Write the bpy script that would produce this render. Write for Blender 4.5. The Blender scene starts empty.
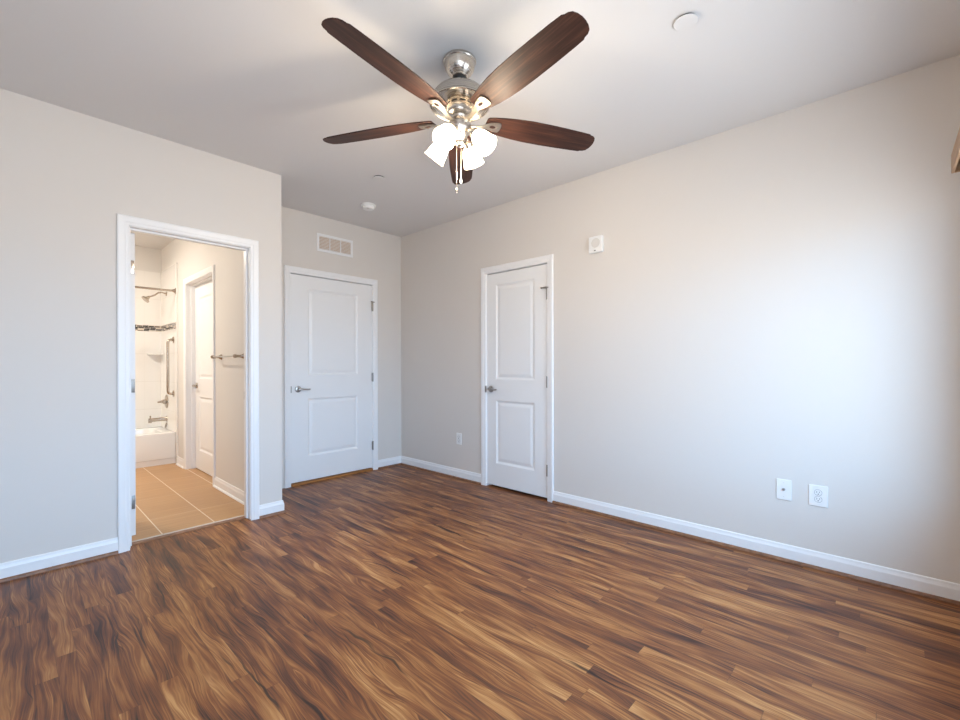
import bpy, bmesh, math, random
from mathutils import Vector, Matrix
random.seed(7)
C = bpy.context.scene.collection
PI = math.pi
# ------------------------------------------------------------------ camera
YAW, PIT, ROL = math.radians(47.055), math.radians(-0.096), math.radians(-0.104)
fw = Vector((math.sin(YAW)*math.cos(PIT), math.cos(YAW)*math.cos(PIT), math.sin(PIT)))
rt = Vector((math.cos(YAW), -math.sin(YAW), 0)); up = rt.cross(fw)
rt, up = rt*math.cos(ROL)+up*math.sin(ROL), up*math.cos(ROL)-rt*math.sin(ROL)
cd = bpy.data.cameras.new('camera'); cam = bpy.data.objects.new('camera', cd); C.objects.link(cam)
m = Matrix((rt, up, -fw)).transposed().to_4x4(); m.translation = (0, 0, 1.2); cam.matrix_world = m
cd.sensor_fit = 'HORIZONTAL'; cd.sensor_width = 36; cd.lens = 438.55/960*36
cd.shift_y = 5.35/960; cd.clip_start = 0.02
sc = bpy.context.scene; sc.camera = cam
# ------------------------------------------------------------------ look and daylight
sc.view_settings.view_transform = 'Standard'; sc.view_settings.look = 'None'
sc.view_settings.gamma = 1; sc.view_settings.use_curve_mapping = False
sc.view_settings.exposure = 0.02
try:
    sc.cycles.max_bounces = 10; sc.cycles.diffuse_bounces = 8; sc.cycles.glossy_bounces = 4
    sc.cycles.transparent_max_bounces = 8; sc.cycles.sample_clamp_indirect = 6
    sc.cycles.caustics_reflective = False; sc.cycles.caustics_refractive = False
    sc.cycles.use_denoising = True
except Exception: pass
SKY, GROUND = (4.9, 8.0, 11.8), (5.3, 5.9, 6.5)
w = bpy.data.worlds.new('overcast_sky'); sc.world = w; w.use_nodes = True
nt = w.node_tree; nt.nodes.clear()
wo = nt.nodes.new('ShaderNodeOutputWorld'); wb = nt.nodes.new('ShaderNodeBackground')
tc = nt.nodes.new('ShaderNodeTexCoord'); sx = nt.nodes.new('ShaderNodeSeparateXYZ'); cr = nt.nodes.new('ShaderNodeMapRange')
mx = nt.nodes.new('ShaderNodeMix'); mx.data_type = 'RGBA'
nt.links.new(tc.outputs['Generated'], sx.inputs[0]); nt.links.new(sx.outputs[2], cr.inputs[0])
cr.inputs[1].default_value = -0.05; cr.inputs[2].default_value = 0.08
nt.links.new(cr.outputs[0], mx.inputs[0]); mx.inputs[6].default_value = (*GROUND, 1); mx.inputs[7].default_value = (*SKY, 1)
nt.links.new(mx.outputs[2], wb.inputs[0]); nt.links.new(wb.outputs[0], wo.inputs[0])
WX0, WX1, WZ0, WZ1, WY = -0.95, 2.80, 0.55, 2.13, -0.30     # unseen window opening behind the camera, widened leftward to light the left wall
pl = bpy.data.lights.new('window_portal', 'AREA'); pl.shape = 'RECTANGLE'; pl.size = WX1-WX0; pl.size_y = WZ1-WZ0
pl.cycles.is_portal = True
po = bpy.data.objects.new('window_portal', pl); C.objects.link(po)
po.location = ((WX0+WX1)/2, WY-0.06, (WZ0+WZ1)/2); po.rotation_euler = (PI/2, 0, 0)
FAN_W, SHADE_E, BATH_W = 9.3, 8.0, 27.0

# ------------------------------------------------------------------ node helpers
class N:
    def __init__(s, name):
        s.m = bpy.data.materials.new(name); s.m.use_nodes = True; s.t = s.m.node_tree; s.t.nodes.clear()
        s.o = s.t.nodes.new('ShaderNodeOutputMaterial')
    def nd(s, k, **kw):
        n = s.t.nodes.new(k)
        for a, b in kw.items(): setattr(n, a, b)
        return n
    def put(s, sock, v):
        if isinstance(v, bpy.types.NodeSocket): s.t.links.new(v, sock)
        elif v is not None: sock.default_value = v
    def ma(s, op, a, b=None, c=None):
        n = s.nd('ShaderNodeMath', operation=op)
        s.put(n.inputs[0], a)
        if b is not None: s.put(n.inputs[1], b)
        if c is not None: s.put(n.inputs[2], c)
        return n.outputs[0]
    def vec(s, x, y, z=0.0):
        n = s.nd('ShaderNodeCombineXYZ'); s.put(n.inputs[0], x); s.put(n.inputs[1], y); s.put(n.inputs[2], z); return n.outputs[0]
    def coord(s):
        n = s.nd('ShaderNodeTexCoord'); q = s.nd('ShaderNodeSeparateXYZ'); s.t.links.new(n.outputs['Object'], q.inputs[0]); return n.outputs['Object'], q.outputs
    def noise(s, v, scale=1.0, det=2.0, rough=0.5, dist=0.0):
        n = s.nd('ShaderNodeTexNoise'); s.put(n.inputs['Vector'], v); n.inputs['Scale'].default_value = scale
        n.inputs['Detail'].default_value = det; n.inputs['Roughness'].default_value = rough; n.inputs['Distortion'].default_value = dist
        return n.outputs[0]
    def white(s, v):
        n = s.nd('ShaderNodeTexWhiteNoise', noise_dimensions='3D'); s.put(n.inputs['Vector'], v); return n.outputs
    def ramp(s, f, stops):
        n = s.nd('ShaderNodeValToRGB'); s.put(n.inputs[0], f); e = n.color_ramp.elements
        while len(e) < len(stops): e.new(0.5)
        for i, (p, c) in enumerate(stops):
            e[i].position = p; e[i].color = (*c, 1) if len(c) == 3 else c
        return n.outputs[0]
    def mix(s, f, a, b, bt='MIX'):
        n = s.nd('ShaderNodeMix', data_type='RGBA', blend_type=bt); s.put(n.inputs[0], f)
        s.put(n.inputs[6], a if isinstance(a, bpy.types.NodeSocket) else (*a, 1)); s.put(n.inputs[7], b if isinstance(b, bpy.types.NodeSocket) else (*b, 1))
        return n.outputs[2]
    def bump(s, h, strength=0.3, dist=0.002):
        n = s.nd('ShaderNodeBump'); n.inputs['Strength'].default_value = strength; n.inputs['Distance'].default_value = dist
        s.put(n.inputs['Height'], h); return n.outputs[0]
    def bsdf(s, col, rough=0.5, metal=0.0, normal=None, **kw):
        b = s.nd('ShaderNodeBsdfPrincipled')
        s.put(b.inputs['Base Color'], col if isinstance(col, bpy.types.NodeSocket) else (*col, 1))
        s.put(b.inputs['Roughness'], rough); b.inputs['Metallic'].default_value = metal
        if normal is not None: s.put(b.inputs['Normal'], normal)
        for k, v in kw.items(): s.put(b.inputs[k.replace('_', ' ')], v)
        s.t.links.new(b.outputs[0], s.o.inputs[0]); return s.m

def paint(name, col, rough=0.6, tex=0.12, scale=260):
    n = N(name); o, _ = n.coord()
    nz = n.noise(o, scale, 2)
    c = n.mix(nz, tuple(x*0.985 for x in col), tuple(min(1, x*1.01) for x in col))
    return n.bsdf(c, rough, normal=n.bump(nz, tex, 0.0006))
def metal(name, col, rough, aniso=0.0):
    n = N(name); o, q = n.coord()
    nz = n.noise(n.vec(0.0, 0.0, n.ma('MULTIPLY', q[2], 400)), 1, 2)
    return n.bsdf(col, n.ma('ADD', n.ma('MULTIPLY', nz, 0.06), rough-0.03), 1.0)

def wood_floor():
    n = N('acacia_strip_laminate'); o, q = n.coord(); x, y = q[0], q[1]
    W = 0.0635
    row = n.ma('FLOOR', n.ma('DIVIDE', x, W)); fx = n.ma('FRACT', n.ma('DIVIDE', x, W))
    r1 = n.white(n.vec(row, 3.1, 0))[0]
    L = n.ma('ADD', 0.85, n.ma('MULTIPLY', n.white(n.vec(row, 9.7, 2))[0], 0.7))
    yy = n.ma('ADD', n.ma('DIVIDE', y, L), n.ma('MULTIPLY', r1, 7.0))
    seg = n.ma('FLOOR', yy); fy = n.ma('FRACT', yy)
    wn = n.white(n.vec(row, seg, 5.5)); rv = wn[0]
    sp = n.nd('ShaderNodeSeparateColor'); n.t.links.new(wn[1], sp.inputs[0]); ra, rb, rc = sp.outputs
    # figure shared by neighbouring strips, with a per-strip shift
    gx = n.ma('ADD', x, n.ma('MULTIPLY', ra, 0.9)); gy = n.ma('ADD', y, n.ma('MULTIPLY', rb, 6.0))
    w1 = n.noise(n.vec(n.ma('MULTIPLY', gx, 4.2), n.ma('MULTIPLY', gy, 0.95), rc), 1.6, 1.5, 0.5)
    w2 = n.noise(n.vec(n.ma('MULTIPLY', gx, 9.0), n.ma('MULTIPLY', gy, 2.6), rc), 1.5, 2, 0.5)
    ph = n.ma('ADD', n.ma('MULTIPLY', gx, 115), n.ma('ADD', n.ma('MULTIPLY', w1, 15), n.ma('MULTIPLY', w2, 3.0)))
    lines = n.noise(n.vec(ph, n.ma('MULTIPLY', gy, 1.6), rc), 1.0, 3, 0.66)
    broad = n.noise(n.vec(n.ma('MULTIPLY', ph, 0.13), n.ma('MULTIPLY', gy, 1.9), n.ma('ADD', rc, 3.0)), 1.0, 2.5, 0.55)
    def ridge(sc_, off, mid, wd):
        z_ = n.noise(n.vec(n.ma('MULTIPLY', ph, sc_), n.ma('MULTIPLY', gy, 1.3), n.ma('ADD', rc, off)), 1.0, 1.5, 0.5)
        r_ = n.nd('ShaderNodeMapRange'); n.put(r_.inputs[0], n.ma('ABSOLUTE', n.ma('SUBTRACT', z_, mid))); r_.inputs[1].default_value = 0.0; r_.inputs[2].default_value = wd
        r_.inputs[3].default_value = 1.0; r_.inputs[4].default_value = 0.0; return r_.outputs[0]
    patch = n.ramp(n.noise(n.vec(n.ma('MULTIPLY', gx, 9), n.ma('MULTIPLY', gy, 2.2), n.ma('ADD', rc, 9.0)), 1.0, 1, 0.5), [(0.38, (0.15, 0.15, 0.15)), (0.62, (1, 1, 1))])
    fib = n.noise(n.vec(n.ma('MULTIPLY', ph, 2.2), n.ma('MULTIPLY', gy, 7.0), rc), 1.0, 2, 0.6)
    t = n.ma('MULTIPLY', n.ma('SUBTRACT', lines, 0.5), 0.80)
    t = n.ma('ADD', t, n.ma('MULTIPLY', n.ma('SUBTRACT', broad, 0.5), 1.3))
    t = n.ma('ADD', t, n.ma('MULTIPLY', n.ma('SUBTRACT', fib, 0.5), 0.40))
    t = n.ma('ADD', t, n.ma('MULTIPLY', n.ma('SUBTRACT', rv, 0.5), 0.13))
    t = n.ma('SUBTRACT', t, n.ma('MULTIPLY', n.ma('MULTIPLY', ridge(0.75, 1.0, 0.47, 0.035), patch), 0.26))
    t = n.ma('ADD', t, n.ma('MULTIPLY', n.ma('MULTIPLY', ridge(0.62, 5.0, 0.54, 0.030), patch), 0.22))
    t = n.ma('ADD', t, 0.53)
    col = n.ramp(t, [(0.10, (0.034, 0.013, 0.010)), (0.32, (0.108, 0.038, 0.019)), (0.50, (0.200, 0.067, 0.023)),
                     (0.70, (0.335, 0.138, 0.045)), (0.95, (0.52, 0.265, 0.100))])
    # dark mineral streaks and splits running with the grain
    st = n.noise(n.vec(n.ma('MULTIPLY', n.ma('ADD', x, n.ma('MULTIPLY', n.noise(n.vec(n.ma('MULTIPLY', x, 2), n.ma('MULTIPLY', y, 2.2), 4), 1.5, 2), 0.12)), 42), n.ma('MULTIPLY', y, 1.5), 8.3), 1.0, 1.5, 0.5)
    stm = n.ramp(st, [(0.70, (0, 0, 0)), (0.75, (1, 1, 1))])
    col = n.mix(n.ma('MULTIPLY', stm, 0.85), col, (0.020, 0.012, 0.010))
    # joints
    ex = n.ma('MINIMUM', fx, n.ma('SUBTRACT', 1.0, fx)); ey = n.ma('MULTIPLY', n.ma('MINIMUM', fy, n.ma('SUBTRACT', 1.0, fy)), 14.0)
    j = n.ma('LESS_THAN', n.ma('MINIMUM', ex, ey), 0.014)
    col = n.mix(n.ma('MULTIPLY', j, 0.35), col, (0.03, 0.016, 0.012))
    rough = n.ma('ADD', 0.34, n.ma('MULTIPLY', fib, 0.14))
    return n.bsdf(col, rough, normal=n.bump(n.ma('SUBTRACT', fib, j), 0.12, 0.0006), Specular_IOR_Level=0.32)

def tile_floor():
    n = N('tan_striated_floor_tile'); o, q = n.coord(); x, y = q[0], q[1]
    u = n.ma('DIVIDE', n.ma('SUBTRACT', x, 0.738), 0.328); v = n.ma('DIVIDE', n.ma('SUBTRACT', y, 3.52), 0.66)
    fu, fv = n.ma('FRACT', u), n.ma('FRACT', v)
    rnd = n.white(n.vec(n.ma('FLOOR', u), n.ma('FLOOR', v), 1))[0]
    g = n.ma('MAXIMUM', n.ma('LESS_THAN', n.ma('MINIMUM', fu, n.ma('SUBTRACT', 1, fu)), 0.010),
             n.ma('MULTIPLY', 0.3, n.ma('LESS_THAN', n.ma('MINIMUM', fv, n.ma('SUBTRACT', 1, fv)), 0.0045)))
    s = n.noise(n.vec(n.ma('MULTIPLY', x, 2.5), n.ma('MULTIPLY', y, 70), rnd), 1, 3, 0.6)
    t = n.ma('ADD', n.ma('MULTIPLY', s, 0.8), n.ma('MULTIPLY', rnd, 0.12))
    col = n.ramp(t, [(0.2, (0.37, 0.195, 0.078)), (0.75, (0.55, 0.32, 0.140))])
    col = n.mix(g, col, (0.78, 0.68, 0.54))
    return n.bsdf(col, 0.35, normal=n.bump(g, -0.2, 0.001))

def surround_tile():
    n = N('white_shower_surround'); o, q = n.coord()
    f = n.ma('FRACT', n.ma('DIVIDE', n.ma('SUBTRACT', q[2], 0.268), 0.36))
    e = n.ma('LESS_THAN', n.ma('MINIMUM', f, n.ma('SUBTRACT', 1, f)), 0.010)
    h = n.ma('FRACT', n.ma('DIVIDE', n.ma('ADD', q[0], q[1]), 0.36))
    e2 = n.ma('LESS_THAN', n.ma('MINIMUM', h, n.ma('SUBTRACT', 1, h)), 0.010)
    g = n.ma('MAXIMUM', e, n.ma('MULTIPLY', e2, 0.3))
    return n.bsdf(n.mix(g, (0.82, 0.80, 0.77), (0.76, 0.735, 0.70)), 0.18, normal=n.bump(g, -0.2, 0.001))

def mosaic_mat():
    n = N('brown_glass_mosaic'); o, q = n.coord()
    a = n.ma('ADD', q[0], q[1]); r = n.ma('FLOOR', n.ma('DIVIDE', q[2], 0.0195))
    u = n.ma('ADD', n.ma('DIVIDE', a, 0.062), n.ma('MULTIPLY', n.white(n.vec(r, 1, 1))[0], 5))
    c = n.white(n.vec(n.ma('FLOOR', u), r, 4))[0]
    fu = n.ma('FRACT', u); fz = n.ma('FRACT', n.ma('DIVIDE', q[2], 0.0195))
    g = n.ma('MAXIMUM', n.ma('LESS_THAN', n.ma('MINIMUM', fu, n.ma('SUBTRACT', 1, fu)), 0.03), n.ma('LESS_THAN', n.ma('MINIMUM', fz, n.ma('SUBTRACT', 1, fz)), 0.08))
    rp = n.nd('ShaderNodeValToRGB'); rp.color_ramp.interpolation = 'CONSTANT'; n.put(rp.inputs[0], c)
    e = rp.color_ramp.elements
    e[0].position = 0; e[0].color = (0.012, 0.008, 0.006, 1); e[1].position = 0.36; e[1].color = (0.10, 0.055, 0.03, 1)
    x = e.new(0.52); x.color = (0.60, 0.52, 0.42, 1); x = e.new(0.78); x.color = (0.03, 0.02, 0.015, 1)
    return n.bsdf(n.mix(g, rp.outputs[0], (0.75, 0.70, 0.64)), 0.15)

def blade_wood():
    n = N('dark_walnut_blade'); o, q = n.coord()
    f = n.noise(n.vec(n.ma('MULTIPLY', q[0], 3.0), n.ma('MULTIPLY', q[1], 75), 1), 1, 4, 0.62, 0.3)
    b = n.noise(n.vec(n.ma('MULTIPLY', q[0], 2.2), n.ma('MULTIPLY', q[1], 16), 2), 1, 2, 0.5, 0.3)
    t = n.ma('ADD', n.ma('MULTIPLY', f, 0.6), n.ma('MULTIPLY', b, 0.5))
    col = n.ramp(t, [(0.38, (0.014, 0.006, 0.005)), (0.55, (0.040, 0.015, 0.010)), (0.72, (0.100, 0.040, 0.023))])
    return n.bsdf(col, 0.5, normal=n.bump(f, 0.1, 0.0005), Specular_IOR_Level=0.25)
def plain_wood(name, a, b, sc_=(3, 60, 60), rough=0.4):
    n = N(name); o, q = n.coord()
    f = n.noise(n.vec(*[n.ma('MULTIPLY', q[i], sc_[i]) for i in range(3)]), 1, 4, 0.6, 0.2)
    return n.bsdf(n.ramp(f, [(0.3, a), (0.7, b)]), rough)
def shade_mat():
    n = N('lit_frosted_glass'); tr = n.nd('ShaderNodeBsdfTranslucent'); tr.inputs[0].default_value = (0.95, 0.93, 0.88, 1)
    gl = n.nd('ShaderNodeBsdfPrincipled'); gl.inputs['Base Color'].default_value = (0.95, 0.93, 0.9, 1); gl.inputs['Roughness'].default_value = 0.25
    em = n.nd('ShaderNodeEmission'); em.inputs[0].default_value = (1, 0.86, 0.66, 1); em.inputs[1].default_value = SHADE_E
    mx = n.nd('ShaderNodeMixShader'); mx.inputs[0].default_value = 0.5; ad = n.nd('ShaderNodeAddShader')
    n.t.links.new(tr.outputs[0], mx.inputs[1]); n.t.links.new(gl.outputs[0], mx.inputs[2])
    n.t.links.new(mx.outputs[0], ad.inputs[0]); n.t.links.new(em.outputs[0], ad.inputs[1]); n.t.links.new(ad.outputs[0], n.o.inputs[0])
    return n.m
def emit(name, col, s):
    n = N(name); e = n.nd('ShaderNodeEmission'); e.inputs[0].default_value = (*col, 1); e.inputs[1].default_value = s
    n.t.links.new(e.outputs[0], n.o.inputs[0]); return n.m
def glass_mat():
    n = N('window_glass'); t = n.nd('ShaderNodeBsdfTransparent'); g = n.nd('ShaderNodeBsdfGlossy'); g.inputs['Roughness'].default_value = 0.0
    mx = n.nd('ShaderNodeMixShader'); mx.inputs[0].default_value = 0.06
    n.t.links.new(t.outputs[0], mx.inputs[1]); n.t.links.new(g.outputs[0], mx.inputs[2]); n.t.links.new(mx.outputs[0], n.o.inputs[0]); return n.m

M = dict(
    wall=paint('greige_wall_paint', (0.685, 0.645, 0.605), 0.65), ceil=paint('white_ceiling_paint', (0.70, 0.69, 0.685), 0.8),
    bath=paint('cream_bathroom_paint', (0.70, 0.675, 0.645), 0.6),
    trim=paint('white_trim_paint', (0.83, 0.83, 0.835), 0.35, 0.03), door=paint('white_door_paint', (0.82, 0.82, 0.82), 0.38, 0.05),
    plastic=paint('white_plastic', (0.82, 0.82, 0.81), 0.3, 0.0), nickel=metal('brushed_nickel', (0.62, 0.57, 0.51), 0.27),
    satin=metal('satin_nickel', (0.42, 0.40, 0.38), 0.32), bronze=metal('warm_nickel_fixture', (0.50, 0.43, 0.36), 0.25),
    hinge=metal('hinge_steel', (0.30, 0.28, 0.26), 0.45), dark=N('black_rubber').bsdf((0.015, 0.015, 0.015), 0.5),
    slot=N('dark_slot').bsdf((0.03, 0.028, 0.025), 0.6), floor=wood_floor(), tile=tile_floor(), surround=surround_tile(), mosaic=mosaic_mat(),
    blade=blade_wood(), shoe=plain_wood('brown_shoe_molding', (0.13, 0.055, 0.028), (0.30, 0.14, 0.07), (25, 25, 60)),
    oak=plain_wood('orange_oak_threshold', (0.26, 0.10, 0.025), (0.45, 0.19, 0.055), (5, 60, 60)),
    blind=plain_wood('brown_blind_wood', (0.30, 0.17, 0.09), (0.42, 0.25, 0.14), (4, 40, 60), 0.45),
    tub=N('white_enamel').bsdf((0.83, 0.82, 0.80), 0.12), marble=paint('pale_marble', (0.66, 0.60, 0.53), 0.25, 0.0, 30),
    iron=metal('blade_iron_nickel', (0.46, 0.41, 0.35), 0.36), shade=shade_mat(), bulb=emit('lit_bulb', (1, 0.86, 0.66), 40), glass=glass_mat(), filt=paint('dusty_tan_filter', (0.62, 0.47, 0.36), 0.9, 0.3, 90),
    grey=paint('grey_grille_plastic', (0.66, 0.64, 0.61), 0.5, 0.0), bathlamp=emit('lit_bathroom_globe', (1, 0.92, 0.80), 120),
    ext=paint('exterior_siding', (0.5, 0.5, 0.5), 0.8), )

# ------------------------------------------------------------------ mesh helpers
class MB:
    def __init__(s): s.b = bmesh.new()
    def box(s, x0, y0, z0, x1, y1, z1, bev=0.0):
        b = s.b; n0 = len(b.verts)
        vs = [b.verts.new((x, y, z)) for x in (x0, x1) for y in (y0, y1) for z in (z0, z1)]
        fs = [b.faces.new([vs[i] for i in f]) for f in ((0, 1, 3, 2), (4, 6, 7, 5), (0, 4, 5, 1), (2, 3, 7, 6), (0, 2, 6, 4), (1, 5, 7, 3))]
        if bev > 0:
            es = list({e for f in fs for e in f.edges})
            bmesh.ops.bevel(b, geom=es, offset=bev, segments=2, affect='EDGES', profile=0.5)
        return s
    def lathe(s, prof, loc=(0, 0, 0), axis=(0, 0, 1), seg=32, caps=True):
        ax = Vector(axis).normalized(); q = Vector((0, 0, 1)).rotation_difference(ax).to_matrix(); L = Vector(loc); rings = []
        for r, h in prof:
            rings.append([s.b.verts.new(L+q@Vector((r*math.cos(2*PI*i/seg), r*math.sin(2*PI*i/seg), h))) for i in range(seg)])
        for a, c in zip(rings, rings[1:]):
            for i in range(seg): s.b.faces.new((a[i], a[(i+1) % seg], c[(i+1) % seg], c[i]))
        if caps:
            s.b.faces.new(rings[0][::-1]); s.b.faces.new(rings[-1])
        return s
    def tube(s, pts, r, seg=10, caps=True):
        pts = [Vector(p) for p in pts]; rr = r if isinstance(r, (list, tuple)) else [r]*len(pts); rings = []; prev = None
        for i, p in enumerate(pts):
            t = ((pts[min(i+1, len(pts)-1)]-pts[max(i-1, 0)])).normalized()
            if prev is None: a = t.orthogonal().normalized()
            else: a = (prev-t*prev.dot(t)).normalized()
            prev = a; c = t.cross(a)
            rings.append([s.b.verts.new(p+(a*math.cos(2*PI*k/seg)+c*math.sin(2*PI*k/seg))*rr[i]) for k in range(seg)])
        for a, c in zip(rings, rings[1:]):
            for i in range(seg): s.b.faces.new((a[i], a[(i+1) % seg], c[(i+1) % seg], c[i]))
        if caps: s.b.faces.new(rings[0][::-1]); s.b.faces.new(rings[-1])
        return s
    def sweep(s, profs):                              # list of closed loops of equal length, joined in order
        rings = [[s.b.verts.new(p) for p in pr] for pr in profs]; k = len(rings[0])
        for a, c in zip(rings, rings[1:]):
            for i in range(k): s.b.faces.new((a[i], a[(i+1) % k], c[(i+1) % k], c[i]))
        s.b.faces.new(rings[0][::-1]); s.b.faces.new(rings[-1]); return s
    def prism(s, pts, z0, z1):
        lo = [s.b.verts.new((*p, z0)) for p in pts]; hi = [s.b.verts.new((*p, z1)) for p in pts]; k = len(pts)
        s.b.faces.new(lo[::-1]); s.b.faces.new(hi)
        for i in range(k): s.b.faces.new((lo[i], lo[(i+1) % k], hi[(i+1) % k], hi[i]))
        return s
    def quad(s, *p): s.b.faces.new([s.b.verts.new(q) for q in p]); return s
    def xf(s, mat): bmesh.ops.transform(s.b, matrix=mat, verts=s.b.verts); return s
    def build(s, name, mat, parent=None, smooth=False, fix=True):
        if fix: bmesh.ops.recalc_face_normals(s.b, faces=s.b.faces)
        me = bpy.data.meshes.new(name); s.b.to_mesh(me); s.b.free(); me.materials.append(mat)
        o = bpy.data.objects.new(name, me); C.objects.link(o)
        if smooth:
            me.polygons.foreach_set('use_smooth', [True]*len(me.polygons))
            try: me.set_sharp_from_angle(angle=math.radians(35))
            except Exception: pass
        if parent is not None: o.parent = parent
        return o
def tag(o, label=None, cat=None, group=None, kind=None):
    for k, v in (('label', label), ('category', cat), ('group', group), ('kind', kind)):
        if v: o[k] = v
    return o
def empty(name, loc, label, cat, rz=0, group=None, kind=None):
    o = bpy.data.objects.new(name, None); C.objects.link(o); o.location = loc; o.rotation_euler = (0, 0, rz); o.empty_display_size = 0.1
    return tag(o, label, cat, group, kind)
def struct(name, mb, mat, label, cat, smooth=False): return tag(mb.build(name, mat, None, smooth), label, cat, None, 'structure')

# ------------------------------------------------------------------ the shell
XR, YB, YL, XC, H = 3.229, 4.306, 3.608, 1.512, 2.74
XP, YS, XL, YE, T = 1.39, 3.73, -1.25, 7.09, 0.12
LD = (0.533, 1.270, 2.107)      # bathroom opening: x0, x1, top
BD = (1.888, 2.828, 2.112)     # back door
CD = (2.192, 2.920, 2.098)     # closet door y0, y1, top
PD = (4.93, 5.90, 2.13)        # linen door inside the bathroom, y0, y1, top
struct('floor', MB().box(XL-T, WY-T, -0.12, 4.2, 3.69, 0).box(XC, 3.69, -0.12, 4.2, YE+T, 0), M['floor'], 'brown acacia strip wood floor with dark streaks', 'floor')
struct('floor_bathroom', MB().box(XL-T, 3.735, -0.12, XC, YE+T, 0.004), M['tile'], 'tan rectangular tile floor with pale grout seen through the open doorway', 'floor')
struct('ceiling', MB().box(XL-T, WY-T, H, 4.2, YE+T, H+0.1), M['ceil'], 'smooth pale grey ceiling the fan hangs from', 'ceiling')
b = MB()
b.box(XR, WY-T, 0, XR+T, CD[0], H).box(XR, CD[0], CD[2], XR+T, CD[1], H).box(XR, CD[1], 0, XR+T, YE+T, H)
struct('wall_right', b, M['wall'], 'long greige wall with the narrow closet door', 'wall')
b = MB()
b.box(XC, YB, 0, BD[0], YB+T, H).box(BD[0], YB, BD[2], BD[1], YB+T, H).box(BD[1], YB, 0, XR, YB+T, H)
struct('wall_back', b, M['wall'], 'short greige wall with the wide door and the air grille', 'wall')
b = MB()
b.box(XL, YL, 0, LD[0], YS-0.012, H).box(LD[0], YL, LD[2], LD[1], YS-0.012, H).box(LD[1], YL, 0, XC, YS-0.012, H)
struct('wall_left', b, M['wall'], 'greige wall with the open bathroom doorway', 'wall')
b = MB()
b.box(XL, YS-0.012, 0, LD[0], YS, H).box(LD[0], YS-0.012, LD[2], LD[1], YS, H).box(LD[1], YS-0.012, 0, XP, YS, H)
struct('wall_bathroom_front', b, M['bath'], 'bathroom side of the doorway wall', 'wall')
b = MB()
b.box(XP+0.012, YS-0.012, 0, XC, PD[0], H).box(XP+0.012, PD[0], PD[2], XC, PD[1], H).box(XP+0.012, PD[1], 0, XC, YE, H)
struct('wall_partition', b, M['wall'], 'greige return wall between the alcove and the bathroom', 'wall')
b = MB()
b.box(XP, YS-0.012, 0, XP+0.012, PD[0], H).box(XP, PD[0], PD[2], XP+0.012, PD[1], H).box(XP, PD[1], 0, XP+0.012, YE, H)
struct('wall_bathroom_right', b, M['bath'], 'cream bathroom wall carrying the towel bar and the inner door', 'wall')
struct('wall_bathroom_back', MB().box(XL, YE, 0, XP+0.012, YE+T, H), M['bath'], 'cream wall above the shower surround', 'wall')
struct('wall_bathroom_left', MB().box(XL-T, YS, 0, XL, YE+T, H), M['bath'], 'cream bathroom wall out of view on the left', 'wall')
struct('wall_hall', MB().box(XP+0.012, YE, 0, XR, YE+T, H), M['wall'], 'wall closing the hall behind the wide door', 'wall')
struct('wall_side', MB().box(XL-T, WY-T, 0, XL, YS, H), M['wall'], 'greige wall out of view on the left', 'wall')
b = MB()
b.box(XL, WY-T, 0, WX0, WY, H).box(WX0, WY-T, 0, WX1, WY, WZ0).box(WX0, WY-T, WZ1, WX1, WY, H).box(WX1, WY-T, 0, XR, WY, H)
struct('wall_window', b, M['wall'], 'greige wall with the window beside the camera', 'wall')
b = MB().box(XR+T, 1.9, 0, 4.1, 1.98, H).box(XR+T, 3.2, 0, 4.1, 3.28, H).box(4.1, 1.9, 0, 4.2, 3.28, H)
struct('wall_closet', b, M['wall'], 'inside walls of the closet behind the narrow door', 'wall')

# window: frame, mullion, sashes, panes, sill
wf = empty('window_1', ((WX0+WX1)/2, WY-T, WZ0), 'unseen white framed window beside the brown blind, widened for more daylight', 'window', kind='structure')
b = MB(); X0, X1 = -(WX1-WX0)/2, (WX1-WX0)/2; HH = WZ1-WZ0
for a in ((X0, 0, X0+0.05, HH), (X1-0.05, 0, X1, HH), (-0.045, 0, 0.045, HH), (X0, 0, X1, 0.05), (X0, HH-0.05, X1, HH)):
    b.box(a[0], 0.02, a[1], a[2], 0.075, a[3])
b.build('window_frame', M['trim'], wf)
b = MB()
for s in (X0+0.05, 0.045): b.box(s, 0.03, HH/2-0.025, s+X1-0.095, 0.06, HH/2+0.025)
b.build('sash_rail', M['trim'], wf)
b = MB()
for s in (X0+0.05, 0.045): b.box(s, 0.042, 0.05, s+X1-0.095, 0.046, HH-0.05)
b.build('pane', M['glass'], wf)
MB().box(X0-0.04, T-0.04, -0.025, X1+0.04, T+0.05, 0.0, 0.004).build('window_sill', M['trim'], wf)

# ------------------------------------------------------------------ trim profiles
CAS = [(0, 0), (0, 0.009), (0.004, 0.011), (0.018, 0.0115), (0.024, 0.0145), (0.046, 0.0165), (0.056, 0.0165), (0.0612, 0.013), (0.0612, 0)]  # across, proud
def casing_mb(a0, a1, top, place):
    """place(a, v, z): a along the wall, v proud of it"""
    loops = []
    for k in range(4):
        lp = []
        for u, v in CAS:
            if k == 0: lp.append(place(a0-u, v, 0.0))
            elif k == 1: lp.append(place(a0-u, v, top+u))
            elif k == 2: lp.append(place(a1+u, v, top+u))
            else: lp.append(place(a1+u, v, 0.0))
        loops.append(lp)
    return MB().sweep(loops)
BB = [(0, 0.0), (0.012, 0.0), (0.012, 0.072), (0.0095, 0.080), (0.0075, 0.088), (0.0065, 0.097), (0.004, 0.101), (0, 0.101)]
def base_mb(p0, p1, nrm, ext0=0.0, ext1=0.0):
    d = (Vector(p1)-Vector(p0)).normalized(); n = Vector(nrm)
    return MB().sweep([[Vector((*p0, 0))+Vector((*(n*u-d*(ext0*u)), z)) for u, z in BB], [Vector((*p1, 0))+Vector((*(n*u+d*(ext1*u)), z)) for u, z in BB]])
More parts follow.
